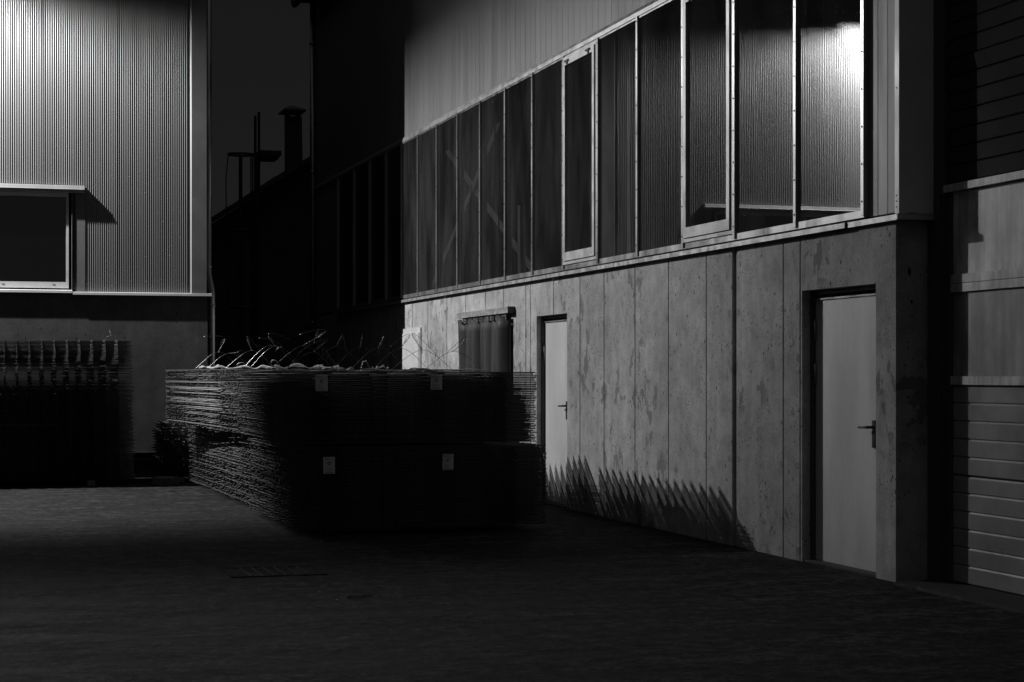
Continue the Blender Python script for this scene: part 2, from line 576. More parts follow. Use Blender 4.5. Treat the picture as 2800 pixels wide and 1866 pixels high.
def bar(mb, p, q, w, t):
    p = Vector(p); q = Vector(q); d = (q - p); L = d.length; d.normalize()
    n = Vector((1, 0, 0)); u = d.cross(n).normalized()
    mat = Matrix((( n.x, u.x, d.x, p.x), (n.y, u.y, d.y, p.y), (n.z, u.z, d.z, p.z), (0, 0, 0, 1)))
    mb.box(-t / 2, t / 2, -w / 2, w / 2, 0, L, mat)
BX = W + .45
bar(br, (BX, 27.4, 2.4), (BX, 21.4, 5.7), .11, .012)
bar(br, (BX + .05, 27.2, 5.3), (BX + .05, 21.4, 2.6), .11, .012)
br.box(BX, BX + .12, 22.1, 22.24, 0, 3.6)
br.box(BX, BX + .15, 20.3, 20.45, 0, 5.2)
br.box(BX, BX + .15, 18.1, 18.2, 0, 5.2)
br.build('interior_brace', M['brace'], wk)

def downpipe(parent, x, y, z0, z1, r, bend=None):
    p = MB()
    if bend:
        zb, dx = bend
        p.tube([(x, y, z1), (x, y, zb + .16), (x + dx * .2, y, zb + .08), (x + dx * .8, y, zb - .08), (x + dx, y, zb - .16), (x + dx, y, z0)], r, 14)
        for z in (zb + .2, zb - .36):
            xx = x if z > zb else x + dx
            p.tube([(xx, y, z), (xx, y, z + .05)], r * 1.14, 14)
    else:
        p.tube([(x, y, z1), (x, y, z0)], r, 14)
        for z in (2.4, 5.2, 7.6):
            p.tube([(x, y, z), (x, y, z + .05)], r * 1.14, 14)
    return p.build('downpipe', M['zinc'], parent)
downpipe(wk, W - .10, 33.72, 0, 8.4, .055)

# garage wing
XG = 6.47
gw = MB()
gw.box(XG - .026, XG + .12, 11.27, 11.497, 0, 8.4)
gw.box(XG - .004, XG + .1, 11.20, 11.269, 0, 2.70)
gw.box(XG - .045, XG - .027, 11.3, 11.34, 0, 2.7)
gw.build('door_guide', M['door_frame'], wk)
dc = MB()
z = 2.765; k = 0
while z < 8.4:
    z1 = z + .1225
    o = .012 if k == 6 else 0
    dc.prism([(XG + .012, z), (XG, z + .010), (XG - .001 - o, z1 - .006), (XG + .012, z1)], 'y', 2, 11.268)
    z = z1; k += 1
dc.build('slatted_cladding', M['dark_clad'], wk)
sec = empty('sectional_door', (0, 0, 0), '', ''); del sec['label']; del sec['category']
sec.parent = wk; sec.location = -wk.location
l = MB(); l.box(XG - .035, XG + .03, 2, 11.265, 2.707, 2.758); l.build('lintel', M['rail'], sec)
l = MB(); l.box(XG + .004, XG + .04, 2, 11.198, 2.137, 2.705); l.build('upper_panel', M['stain_light'], sec)
l = MB(); l.box(XG - .018, XG + .04, 2, 11.198, 2.078, 2.1365); l.build('rail', M['rail'], sec)
l = MB(); l.box(XG - .018, XG + .04, 2, 11.198, 2.017, 2.074); l.build('rail', M['rail'], sec)
l = MB(); l.box(XG + .004, XG + .04, 2, 11.198, 1.442, 2.0165); l.build('lower_panel', M['stain_mid'], sec)
l = MB(); l.box(XG - .018, XG + .04, 2, 11.198, 1.384, 1.4415); l.build('rail', M['rail'], sec)
l = MB()
z = .032; k = 0
while z < 1.37:
    z1 = min(z + .1228, 1.3835)
    gp_ = .0015 if k != 5 else .01
    l.prism([(XG + .04, z), (XG + .012, z), (XG + .004, z + .007), (XG + .004, z1 - gp_ - .011), (XG + .012, z1 - gp_), (XG + .04, z1 - gp_)], 'y', 2, 11.198)
    z = z1; k += 1
l.build('ribbed_panel', M['section'], sec)

# strip curtain hung in front of the middle opening
sc_ = empty('strip_curtain', (W - .06, 22.07, 0), 'dark vinyl strip curtain hanging from a boxed rail on the concrete wall', 'curtain')
c = MB()
c.box(W - .085, W - .001, 20.87, 22.62, 2.19, 2.26); c.box(W - .083, W - .001, 22.623, 23.26, 2.19, 2.26)
c.build('rail', M['ledge'], sc_)
c = MB(); c.box(W - .0855, W - .001, 20.83, 20.868, 2.185, 2.265); c.build('rail_end', M['black'], sc_)
rc = random.Random(21)
ny = 9
for i in range(ny):
    y0 = 20.92 + i * (2.3 / ny); wd = 2.3 / ny * 1.12
    s = MB(); prof = []
    ph = rc.uniform(0, 6); am = rc.uniform(.06, .1); tilt = rc.uniform(-.07, .01)
    n = 10; rows = 14
    base = len(s.v)
    for r in range(rows + 1):
        z = .06 + (2.15 - .06) * r / rows
        fl = (1 - r / rows)
        for q in range(n + 1):
            t = q / n
            x = W - .03 - am * math.sin(math.pi * t) * (1 + .5 * math.sin(ph + 2 * fl)) + tilt * (t - .5) * (.4 + fl) + (.012 if i % 2 else 0)
            s.v.append((x, y0 + wd * t + .03 * fl * math.sin(ph * 2 + fl * 3), z))
    for r in range(rows):
        for q in range(n):
            b = base + r * (n + 1) + q
            s.face((b + 1, b, b + n + 1, b + n + 2), True)
    so = s.build('strip', M['rubber'], sc_)
    md = so.modifiers.new('solid', 'SOLIDIFY'); md.thickness = .004
    p = MB()
    p.box(W - .082, W - .078, y0 + .03, y0 + wd - .06, 2.115, 2.172)
    p.cur = 1
    for dy in (.09, .15):
        p.tube([(W - .0822, y0 + dy, 2.145), (W - .086, y0 + dy, 2.145)], .008, 8)
    p.build('clamp_plate', [M['zinc'], M['screw']], so)

# ------------------------------------------------------------------ LEFT BUILDING
YF = 26.2
XR = 3.20
st = empty('storage_hall', (XR, YF, 0), 'hall with finely ribbed metal front over a smooth grey concrete base', 'building')
ZB = 2.59
b = MB()
b.box(-14, XR + .02, YF - .02, YF + .3, .363, ZB - .01)
b.box(XR - .28, XR + .0195, YF + .3, 62, 0, ZB - .01)
b.build('concrete_base', M['concrete_plain'], st)
b = MB()
b.box(-14, XR - .02, YF + .03, YF + .28, 0, .362)
b.build('plinth', M['bitumen'], st)
b = MB()
b.box(-14, XR + .022, YF - .035, YF - .0205, .355, .37)
b.box(-14, XR - .05, YF - .012, YF + .029, .258, .266)
b.build('drip_profile', M['zinc'], st)
b = MB()
def led(x0, x1, dz):
    b.prism([(YF - .075, ZB - .02 + dz), (YF - .071, ZB - .02 + dz), (YF - .071, ZB + .008 + dz), (YF + .03, ZB + .022 + dz), (YF + .03, ZB + .027 + dz), (YF - .075, ZB + .014 + dz)], 'x', x0, x1)
led(1.352, XR + .075, 0); led(-1.62, 1.348, .022); led(-14, -1.625, 0)
b.build('ledge', M['trim'], st)
# ribbed sheet
P = .0296; A = .0125
def ribs(mb, x0, x1, z0, z1):
    n0 = math.ceil(x0 / P); prof = []
    x = x0; N = 8
    i = 0
    k0 = int(math.floor(x0 / (P / N)))
    k1 = int(math.ceil(x1 / (P / N)))
    for k in range(k0, k1 + 1):
        xx = k * P / N
        ph = 2 * math.pi * (k % N) / N
        y = YF - A * .5 * (1 + math.cos(ph))
        prof.append((xx, y))
    prof.reverse()
    n = len(mb.v)
    mb.v += [(p[0], p[1], z0) for p in prof] + [(p[0], p[1], z1) for p in prof]
    m = len(prof)
    for i in range(m - 1):
        mb.face((n + i + 1, n + i, n + m + i, n + m + i + 1), True)
ZT = 10.2
r_ = MB()
zW = 4.10
ribs(r_, -14, 2.95, zW, ZT)
ribs(r_, 1.52, 2.95, ZB + .02, zW)
ribs(r_, -14, -1.85, ZB + .02, zW)
r_.build('ribbed_cladding', M['rib'], st)
b = MB()
b.box(1.957, 1.9605, YF - .0135, YF + .002, ZB + .02, ZT)
b.build('sheet_seam', M['dark_steel'], st)
b = MB(); b.box(.936, .958, YF - .0138, YF + .002, zW, ZT); b.build('sheet_lap', M['rib'], st)
b = MB()
b.prism([(2.945, YF - .001), (2.972, YF - .001), (2.998, YF - .028), (3.0, YF - .05), (3.006, YF - .052), (XR + .004, YF - .052), (XR + .004, YF + .3), (2.945, YF + .3)], 'z', ZB + .024, ZT)
b.build('corner_trim', M['trim_grey'], st)
b = MB()
b.prism([(2.982, YF - .022), (2.986, YF - .022), (2.9985, YF - .0525), (2.993, YF - .0525)], 'z', ZB + .024, ZT)
b.build('bright_edge', M['clad'], st)
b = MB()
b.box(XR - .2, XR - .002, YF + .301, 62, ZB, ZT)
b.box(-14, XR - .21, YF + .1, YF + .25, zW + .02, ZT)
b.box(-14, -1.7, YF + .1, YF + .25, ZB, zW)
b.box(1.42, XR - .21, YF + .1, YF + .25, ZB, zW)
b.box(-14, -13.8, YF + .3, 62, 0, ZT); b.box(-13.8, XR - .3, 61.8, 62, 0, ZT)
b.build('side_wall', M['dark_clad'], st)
b = MB(); b.box(-14.1, XR + .06, YF - .08, 62.1, ZT + .001, ZT + .15); b.build('roof', M['dark_steel'], st)
# window with head box
wx0, wx1 = -1.60, 1.40
b = MB()
# flat jambs and head around the window
b.box(1.392, 1.522, YF - .018, YF + .09, ZB + .026, 3.985)
b.box(1.345, 1.3915, YF + .035, YF + .05, ZB + .05, 3.985)
b.box(1.338, 1.3445, YF - .035, YF + .04, ZB + .05, 3.985)
win = b.build('window', M['trim_grey'], st)
b = MB(); b.box(-1.86, -1.60, YF - .018, YF + .09, ZB + .026, 3.985); b.build('jamb', M['trim_grey'], win)
b = MB()
b.box(1.266, 1.300, YF + .0, YF + .06, 2.66, 3.984); b.box(-1.56, -1.5, YF + .0, YF + .06, 2.66, 3.984)
b.box(-1.5, 1.266, YF + .0, YF + .06, 2.66, 2.745); b.box(-1.5, 1.266, YF + .0, YF + .06, 3.935, 3.984)
b.cur = 1
for x in (.40, 1.08):
    b.box(x, x + .04, YF - .003, YF - .0003, 2.705, 2.711)
b.build('window_frame', [M['alu_white'], M['black']], win)
b = MB(); b.box(-1.52, 1.28, YF + .03, YF + .038, 2.73, 3.95); b.build('pane', M['dark_glass'], win)
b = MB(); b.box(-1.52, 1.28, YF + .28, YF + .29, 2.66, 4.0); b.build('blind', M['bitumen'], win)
b = MB()
b.prism([(YF + .02, 3.99), (YF - .088, 3.99), (YF - .09, 4.018), (YF - .106, 4.02), (YF - .109, 4.032), (YF - .104, 4.036), (YF - .096, 4.082), (YF - .086, 4.086), (YF + .02, 4.092)], 'x', -1.86, 1.51)
b.build('awning_box', M['clad'], win)
downpipe(st, XR + .055, YF + .17, 0, ZT, .048, (2.78, .05))

# flood lamp on the left facade (outside the frame)
LX, LY, LZ = -1.5, 25.45, 7.03
lamp = empty('flood_lamp', (LX, YF, LZ), 'wall mounted flood lamp on an arm above the ribbed metal front', 'lamp')
b = MB()
b.tube([(LX, YF - .012, LZ + .12), (LX, YF - .4, LZ + .2), (LX, LY, LZ + .11)], .02, 8)
b.box(LX - .08, LX + .08, YF - .03, YF - .012, LZ + .03, LZ + .21)
b.build('arm', M['dark_steel'], lamp)
al = bpy.data.lights.new('flood_light', 'POINT')
al.shadow_soft_size = .035
al.energy = 3450
lo = bpy.data.objects.new('flood_light', al)
COL.objects.link(lo)
lo.parent = lamp
lo.location = Vector((LX, LY, LZ)) - lamp.location
b = MB()
hx, hy, lip = .18, .18, LZ - .046
b.box(LX - hx - .01, LX + hx + .01, LY - hy - .01, LY + hy + .01, LZ + .09, LZ + .10)
b.box(LX - hx - .01, LX - hx, LY - hy - .01, LY + hy + .01, lip, LZ + .0895)
b.box(LX + hx, LX + hx + .01, LY - hy - .01, LY + hy + .01, lip, LZ + .0895)
b.box(LX - hx, LX + hx, LY - hy - .01, LY - hy, lip - .006, LZ + .0895)
b.box(LX - hx, LX + hx, LY + hy, LY + hy + .01, lip + .022, LZ + .0895)
b.build('hood', M['bitumen'], lamp)
# added unseen bar at the lamp, blocks light for the yard's dark belt
b = MB()
lv = Matrix.Translation((LX, LY, LZ)) @ Matrix.Rotation(math.radians(34.0), 4, 'X')
b.box(-.42, .17, -.305, -.30, -.042, .042, lv)
b.box(-.40, -.395, -.30, -.10, -.004, .004, lv)
b.build('belt_blocker', M['bitumen'], lamp)

# ------------------------------------------------------------------ HOUSE BEHIND, LADDER
hs = empty('tiled_house', (9, 52, 0), 'dark old house with a tiled roof sloping up to the right behind the yard', 'building')
HY = 52
ex, ez = 5.2, 4.9       # left eave
rx = 13.5; rz = ez + (rx - ex) * .65
b = MB()
b.prism([(ex + .02, 0), (2 * rx - ex - .02, 0), (2 * rx - ex - .02, ez - .02), (rx, rz + .01), (ex + .02, ez - .02)], 'y', HY + .2, HY + 12)
b.build('wall', M['house'], hs)
b = MB()
n = 26
for side in (1, -1):
    for i in range(n):
        t0, t1 = i / n, (i + 1) / n
        xa = rx - side * (rx - ex) * (1 - t0) - side * .2 * (1 - t0); xb = rx - side * (rx - ex) * (1 - t1) - side * .2 * (1 - t1)
        za = ez - .1 + (rz - ez + .1) * t0; zb = ez - .1 + (rz - ez + .1) * t1
        jag = random.uniform(.0, .05)
        prof = [(xa, za + .02), (xb, zb - .02), (xb, zb + .08), (xa, za + .13 + jag)]
        b.prism(prof, 'y', HY - .25 - random.uniform(0, .06), HY + 12.3)
roof2 = b.build('roof', M['tile'], hs)
cx0, cx1 = 10.78, 11.62
cy = 53.5
b = MB()
def frust(mb, x0, x1, y0, y1, z0, X0, X1, Y0, Y1, z1):
    n = len(mb.v)
    mb.v += [(x0, y0, z0), (x1, y0, z0), (x1, y1, z0), (x0, y1, z0), (X0, Y0, z1), (X1, Y0, z1), (X1, Y1, z1), (X0, Y1, z1)]
    for q in ((0, 3, 2, 1), (4, 5, 6, 7), (0, 1, 5, 4), (1, 2, 6, 5), (2, 3, 7, 6), (3, 0, 4, 7)):
        mb.face(tuple(n + i for i in q))
DD = lambda px, Yv: Yv * (math.sin(TH) + (px - 1400) / 5000 * math.cos(TH)) / (math.cos(TH) - (px - 1400) / 5000 * math.sin(TH))
def ZZ(px, py, Yv):
    X = DD(px, Yv); return EYE + (1026 - py) * (X * math.sin(TH) + Yv * math.cos(TH)) / 5000
c0, c1 = DD(788, cy), DD(832, cy)
C0, C1 = DD(786.5, cy), DD(826, cy)
zt = ZZ(806, 318, cy)
frust(b, c0, c1, cy, cy + .6, 5, C0, C1, cy + .03, cy + .57, zt)
chim = b.build('chimney', M['brick'], roof2)
b = MB()
k0, k1 = DD(773, cy), DD(834, cy)
zc0, zc1 = ZZ(806, 301, cy), ZZ(806, 286, cy)
frust(b, k0, k1, cy - .2, cy + .8, zc0, (k0 + k1) / 2 - .06, (k0 + k1) / 2 + .06, cy + .27, cy + .33, zc1)
b.box(k0 + .0, k1, cy - .2, cy + .8, zc0 - .05, zc0 - .002)
for (px, w) in ((790, .04), (820, .04)):
    for yy in (cy + .05, cy + .5):
        x = DD(px, cy); b.box(x - w, x + w, yy, yy + .06, zt + .002, zc0 - .052)
b.build('chimney_cap', M['dark_steel'], chim)

LYd = 38.0
ld = empty('access_ladder', (DD(700, LYd), LYd, 0), 'tall dark steel ladder with hooped safety cage and small platform against the sky', 'ladder')
b = MB()
def post(mb, px, py0, w, y=LYd, z0=0):
    x = DD(px, y); mb.box(x - w, x + w, y - w, y + w, z0, ZZ(px, py0, y))
post(b, 698, 317, .025); post(b, 708, 307, .025, LYd + .5)
b.build('rail', M['dark_steel'], ld)
b = MB(); post(b, 703, 420, .05, LYd + .25); b.build('post', M['dark_steel'], ld)
b = MB()
xa, xb = DD(698, LYd), DD(708, LYd + .5)
z = .3
while z < ZZ(698, 420, LYd):
    b.tube([(xa, LYd, z), (xb, LYd + .5, z)], .014, 6); z += .28
b.build('rung', M['dark_steel'], ld)
hz = ZZ(660, 419, LYd)
hx0, hx1 = DD(629, LYd), DD(698, LYd)
hcx, hr = (hx0 + hx1) / 2 , (hx1 - hx0) / 2
ang = [math.pi * 2 * i / 28 for i in range(29)]
for z in (hz, hz - 1.6, hz - 3.2):
    b = MB()
    b.tube([(hcx + hr * math.cos(t), LYd + .25 + hr * .85 * math.sin(t), z) for t in ang], .026, 6, caps=False)
    b.build('hoop', M['dark_steel'], ld)
for px, w in ((656, .02), (669, .02), (688, .013), (694, .013), (629, .008)):
    b = MB()
    x = DD(px, LYd)
    cs_ = max(-1, min(1, (x - hcx) / hr)); yo = -math.sqrt(max(0, 1 - cs_ * cs_)) * hr * .85 if px != 669 else math.sqrt(max(0, 1 - cs_ * cs_)) * hr * .85
    if px == 629:
        b.tube([(x, LYd + .25, hz), (x - .05, LYd + .25, hz - .5), (x - .045, LYd + .25, hz - 1.5), (x - .02, LYd + .25, hz - 3.2)], .011, 6)
    else:
        b.box(x - w, x + w, LYd + .25 + yo - .01, LYd + .25 + yo + .01, 2.2, hz)
    b.build('cage_bar', M['dark_steel'], ld)
b = MB()
b.box(DD(711, LYd), DD(771, LYd), LYd + .05, LYd + .8, ZZ(740, 424, LYd), ZZ(740, 411, LYd))
b.box(DD(711, LYd), DD(765, LYd), LYd + .1, LYd + .75, ZZ(740, 432, LYd), ZZ(740, 424, LYd) - .002)
b.build('platform', M['dark_steel'], ld)

# ------------------------------------------------------------------ STACKS OF REBAR MESH
ROD = .0042
CROSS = .0057
def mat_mesh(name, w, L, xs, ystep, y_in, over, seed, jit=.006):
    """centre at origin; long rods run along Y at the given xs, cross rods along X every ystep, sticking out by over=(left,right)"""
    rd = random.Random(seed)
    m = MB()
    x0, x1 = min(xs), max(xs)
    for x in xs:
        j = [rd.uniform(-jit, jit) for _ in range(4)]
        e = rd.uniform(-.02, .02)
        m.tube([(x + j[0], -L / 2 + e, -ROD), (x + j[1], -L / 6, -ROD), (x + j[2], L / 6, -ROD), (x + j[3], L / 2 + e, -ROD)], ROD, 5)
    y = -L / 2 + y_in
    while y < L / 2 - y_in * .4:
        j = [rd.uniform(-jit, jit) * .3 for _ in range(2)]
        e = rd.uniform(-.012, .012)
        m.tube([(x0 - over[0] + e, y + j[0], ROD), (x1 + over[1] + e, y + j[1], ROD)], CROSS, 6)
        y += ystep
    me = m.build(name, M['steel'])
    return me

def stack(protos, name, n, z0, pitch, cx, cy, rot, label, group, rnd, js=.008, lean=(0, 0)):
    """protos: unlinked source objects; every mat is its own top-level object"""
    for i in range(n):
        src = protos[i % len(protos)]
        o = src.copy()
        o.name = name
        COL.objects.link(o)
        o.location = (cx + rnd.gauss(0, js) + lean[0] * i / n, cy + rnd.gauss(0, js * .35) + lean[1] * i / n, z0 + pitch * (i + .5))
        o.rotation_euler = (rnd.uniform(-.0008, .0008), rnd.uniform(-.0012, .0012), rot + rnd.gauss(0, .0007))
        tag(o, label, 'steel mesh', group)

rs = random.Random(99)
PITCH = .0164
# mats 2.4 m wide, long bars in pairs, cross bars free at both ends
xsA = [-.92, -.38, .15, .67, .89]; xsB = [-.77, -.23, .30, .83, .91]
STEP = .176
fp = [mat_mesh('rebar_mesh_mat', 2.4, 2.76, xsA, STEP, .08, (.28, .31), 1), mat_mesh('rebar_mesh_mat', 2.4, 2.76, xsB, STEP, .08, (.43, .29), 2),
      mat_mesh('rebar_mesh_mat', 2.4, 2.76, xsA, STEP, .08, (.27, .30), 3), mat_mesh('rebar_mesh_mat', 2.4, 2.76, xsB, STEP, .08, (.44, .28), 4)]
rp = [mat_mesh('rebar_mesh_mat', 2.4, 5.2, xsA, STEP, .08, (.28, .31), 5), mat_mesh('rebar_mesh_mat', 2.4, 5.2, xsB, STEP, .08, (.43, .29), 6),
      mat_mesh('rebar_mesh_mat', 2.4, 5.2, xsA, STEP, .08, (.27, .32), 7), mat_mesh('rebar_mesh_mat', 2.4, 5.2, xsB, STEP, .08, (.42, .28), 8)]
zb = .055
stack(fp, 'rebar_mesh_mat', 45, zb, PITCH, 3.96, 17.60, -math.radians(.6), 'dark steel mesh mat in the lower bundle of the stack nearest the camera', 'mesh mats of the near lower bundle', rs)
zu = zb + 45 * PITCH + .03
stack(fp, 'rebar_mesh_mat', 40, zu, PITCH, 3.86, 17.60, -math.radians(.6), 'dark steel mesh mat in the tagged upper bundle nearest the camera', 'mesh mats of the near upper bundle', rs)
ztop = zu + 40 * PITCH
stack(rp, 'rebar_mesh_mat', 45, zb, PITCH, 3.98, 21.72, math.radians(1.4), 'dark steel mesh mat in the lower bundle behind the tagged stack', 'mesh mats of the far lower bundle', rs)
stack(rp, 'rebar_mesh_mat', 42, zu, PITCH, 3.77, 21.72, math.radians(3.5), 'dark steel mesh mat in the overhanging upper bundle behind the tagged stack', 'mesh mats of the far upper bundle', rs)
# left stack against the ribbed hall
def lmat(seed, ph):
    rd = random.Random(seed); m = MB()
    for y in (-.68, -.52, -.2, .15, .5, .72):
        yy = y + ph
        j = [rd.uniform(-.006, .006) for _ in range(3)]
        e = rd.uniform(-.02, .02)
        m.tube([(-2.5 + e, yy + j[0], -ROD), (0, yy + j[1], -ROD), (2.5 + e, yy + j[2], -ROD)], ROD, 5)
    x = -2.42
    while x < 2.46:
        e = rd.uniform(-.015, .015); j = rd.uniform(-.004, .004)
        m.tube([(x + j, -.80 + e, ROD), (x - j, .80 + e, ROD)], ROD, 5)
        x += .158
    return m.build('rebar_mesh_mat', M['steel'])
lp = [lmat(31, 0), lmat(32, .03), lmat(33, -.02)]
stack(lp, 'rebar_mesh_mat', 110, .08, .0166, -.44, 25.17, 0, 'dark steel mesh mat in the left stack below the hall window', 'mesh mats of the left stack', rs, .005, (-.05, .0))
# thick bar mats in the low stack by the hall corner
kp = []
m = MB()
for y in (-.45, -.15, .15, .45):
    m.tube([(-1.0, y, -.009), (1.0, y, -.009)], .009, 6)
for i in range(14):
    x = -.95 + i * .146
    m.tube([(x, -.5, .009), (x, .5, .009)], .009, 6)
kp.append(m.build('rebar_mesh_mat', M['steel']))
stack(kp, 'rebar_mesh_mat', 19, .09, .0385, 3.42, 25.35, 0, 'thick bar mesh mat in the low stack by the hall corner', 'mesh mats of the low corner stack', rs)
for o in fp + rp + lp + kp:
    COL.objects.unlink(o)
    bpy.data.objects.remove(o)

# timber bearers under the stacks
def bearer(name, cx, cy, lx, ly, z0, z1, label, rot=0, group=None):
    m = MB()
    mt = Matrix.Translation((cx, cy, 0)) @ Matrix.Rotation(rot, 4, 'Z')
    m.box(-lx / 2, lx / 2, -ly / 2, ly / 2, z0, z1, mt)
    o = m.build(name, M['timber'])
    bv = o.modifiers.new('bevel', 'BEVEL'); bv.width = .006; bv.segments = 2
    return tag(o, label, 'timber', group)
for cy in (16.7, 17.6, 18.5):
    bearer('timber_bearer', 3.95, cy, 1.6, .1, 0.0, .047, 'timber bearer on the ground under the mesh stack nearest the camera', 0, 'bearers under the near stack')
for cy in (20.2, 23.6):
    bearer('timber_bearer', 4.0, cy, 1.6, .1, 0.0, .047, 'timber bearer on the ground under the mesh stack behind the tagged one', 0, 'bearers under the far stack')
for cx in (-2.4, -.6, 1.5):
    bearer('timber_bearer', cx, 25.2, .1, 1.6, 0.0, .073, 'timber bearer under the left mesh stack beside the ribbed hall', 0, 'bearers under the left stack')
for cx in (2.7, 4.1):
    bearer('timber_bearer', cx, 25.35, .1, 1.0, 0.0, .072, 'timber bearer under the low stack at the hall corner', 0, 'bearers under the low stack')
bearer('timber_block', 2.45, 24.42, .25, .34, .0, .105, 'short loose timber block lying on the yard between the two mesh stacks', .25)

# ------------------------------------------------------------------ tie wires on the stack
def wire(foot, span, apex_h, lean, seed, tail, label, rot=0.0, back=0.0):
    """a bundle tie: two legs rising to a twisted neck with an open hook"""
    rd = random.Random(seed)
    m = MB()
    W_ = .002
    L = Vector((0, 0, 0)); R = Vector((span, back, 0))
    A = Vector((span * .5 + lean, back * .5, apex_h))
    def bez(p0, p1, p2, p3, n=10):
        out = []
        for i in range(n + 1):
            t = i / n; u = 1 - t
            out.append(p0 * u ** 3 + p1 * 3 * u * u * t + p2 * 3 * u * t * t + p3 * t ** 3)
        return out
    N = A
    dirn = Vector((tail[0], rd.uniform(-.03, .03), tail[1])).normalized()
    tw = tail[2]
    m.tube([L - Vector((0, 0, .05))] + bez(L, L + (N - L) * .45 + Vector((-.01, 0, .012)), N - Vector((.09, 0, .012)), N), W_, 5)
    m.tube([R - Vector((0, 0, .05))] + bez(R, R + (N - R) * .45 + Vector((.01, 0, .02)), N + Vector((.10, 0, .002)), N), W_, 5)
    side = dirn.cross(Vector((0, 1, 0))).normalized(); fw = Vector((0, 1, 0))
    for s in (0, math.pi):
        pts = []
        for i in range(41):
            t = i / 40
            a = s + t * 2 * math.pi * 4.5
            pts.append(N + dirn * tw * t + (side * math.cos(a) + fw * math.sin(a)) * .0048)
        m.tube(pts, W_, 5)
    # hook and tail
    T = N + dirn * tw
    hx = tail[3]
    bend = Vector((hx[0], rd.uniform(-.02, .02), hx[1]))
    m.tube(bez(T, T + dirn * .05 + Vector((0, 0, .02)), T + bend * .25 + Vector((0, 0, .06)), T + bend, 14), W_, 5)
    T2 = N + dirn * tw * .98
    m.tube(bez(T2, T2 + dirn * .035, T2 + Vector((hx[0] * .1, .02, .03)), T2 + Vector((hx[0] * .22, .03, -.06)), 8), W_, 5)
    o = m.build('tie_wire', M['wire'])
    o.location = foot; o.rotation_euler = (0, 0, rot)
    return tag(o, label, 'wire', 'tie wires standing on the long mesh stack')

zf = ztop + .0; zr = zu + 42 * PITCH
def top_at(px, Yv, z):
    return (DD(px, Yv), Yv, z)
U, D_ = (.55, .83), (.55, -.83)
wires = [
    (529, 24.0, .60, .24, (.5, .86, .17, (-.28, .05)), 'leftmost bent tie wire, its bright tail hooked back to the left by the drain pipe'),
    (562, 23.0, .62, .21, (.95, .1, .10, (.14, -.02)), 'low tie wire just right of the leftmost one, its tail running flat to the right'),
    (612, 21.6, .60, .23, (-.35, .9, .14, (.16, -.16)), 'tie wire with a narrow bright double hook above the far bundle'),
    (661, 20.3, .66, .27, (.6, -.1, .12, (-.24, .10)), 'tie wire with a thin open loop, third from the left end of the far bundle'),
    (680, 19.7, .60, .25, (-.55, .75, .12, (.22, -.02)), 'tie wire with a round loop and a knotted tail beside the highest hook'),
    (731, 18.5, .70, .27, (.85, .5, .26, (-.26, -.02)), 'tallest tie wire on the stack, bright tail hooked flat to the left'),
    (777, 17.5, .56, .28, (.3, .95, .11, (.06, -.22)), 'thin tie wire with a small pinched loop behind the bright kinked one'),
    (770, 17.2, .62, .19, (.75, .6, .15, (-.30, -.13)), 'tie wire with a bright kinked tail that ends level above the stack'),
    (843, 16.9, .56, .24, (.45, .85, .10, (.05, -.17)), 'tie wire rising above the first paper tag with a frayed twisted head'),
    (904, 16.8, .55, .23, (.2, .95, .10, (-.03, -.16)), 'tie wire above the gap between the upper tags with a nearly upright head'),
    (952, 17.4, .60, .24, (.5, .85, .09, (-.06, -.15)), 'tie wire with a short slanted bright head in front of the dark far wall'),
    (1012, 16.7, .60, .22, (.6, .75, .14, (-.20, -.11)), 'dark tie wire crossing the edge of the pale wall, hook bent down to the left'),
    (1062, 17.6, .66, .22, (-.55, .83, .17, (.26, -.21)), 'dark tie wire in front of the white hatch, long tail swept down to the right'),
    (1155, 17.0, .66, .20, (.75, .62, .17, (-.20, -.13)), 'rightmost dark tie wire, twisted neck leaning right in front of the strip curtain'),
]
for i, (px, Yv, sp, h, tl, lb) in enumerate(wires):
    zz = (zr if Yv > 19.05 else zf)
    wire(top_at(px, Yv, zz), sp, h, random.Random(i).uniform(-.03, .03), 50 + i, tl, lb, 0.0, random.Random(i + 9).uniform(-.1, .1))
o = wire(top_at(293, 25.0, .08 + 110 * .0166), .10, .07, 0, 5, (-.2, .95, .06, (-.03, -.03)), 'short pair of bent wire ends on top of the left mesh stack')

# ------------------------------------------------------------------ white strapping bands
def strap(pts, w, label, loops=()):
    """flat ribbon following pts (x,y,z) with width along Y"""
    m = MB(); n = len(m.v)
    for i, p in enumerate(pts):
        p = Vector(p)
        tw = .45 + .3 * math.sin(i * .31 + pts[0][0] * 9)
        m.v += [tuple(p + Vector((0, -w / 2 * math.cos(tw), 0))), tuple(p + Vector((0, w / 2 * math.cos(tw), w * math.sin(tw))))]
    for i in range(len(pts) - 1):
        m.face((n + 2 * i, n + 2 * i + 2, n + 2 * i + 3, n + 2 * i + 1), True)
    o = m.build('strapping_band', M['strap'])
    md = o.modifiers.new('solid', 'SOLIDIFY'); md.thickness = .0015
    return tag(o, label, 'strap', 'white straps lying on the long mesh stack')
def band(px0, px1, Yv, z, w, label, humps=(), seed=0):
    rd = random.Random(seed)
    x0, x1 = DD(px0, Yv), DD(px1, Yv)
    pts = []
    N = 60
    for i in range(N + 1):
        t = i / N
        x = x0 + (x1 - x0) * t
        zz = z + .016 + .004 * math.sin(t * 13 + seed) + .003 * math.sin(t * 31 + seed * 2.3) + rd.uniform(-.0015, .0015)
        for (hp, hw, hh) in humps:
            q = (t - hp) / hw
            if abs(q) < 1: zz += hh * (math.cos(q * math.pi / 2) ** 2)
        pts.append((x, Yv + .05 * math.sin(t * 5 + seed), zz))
    return strap(pts, w, label)
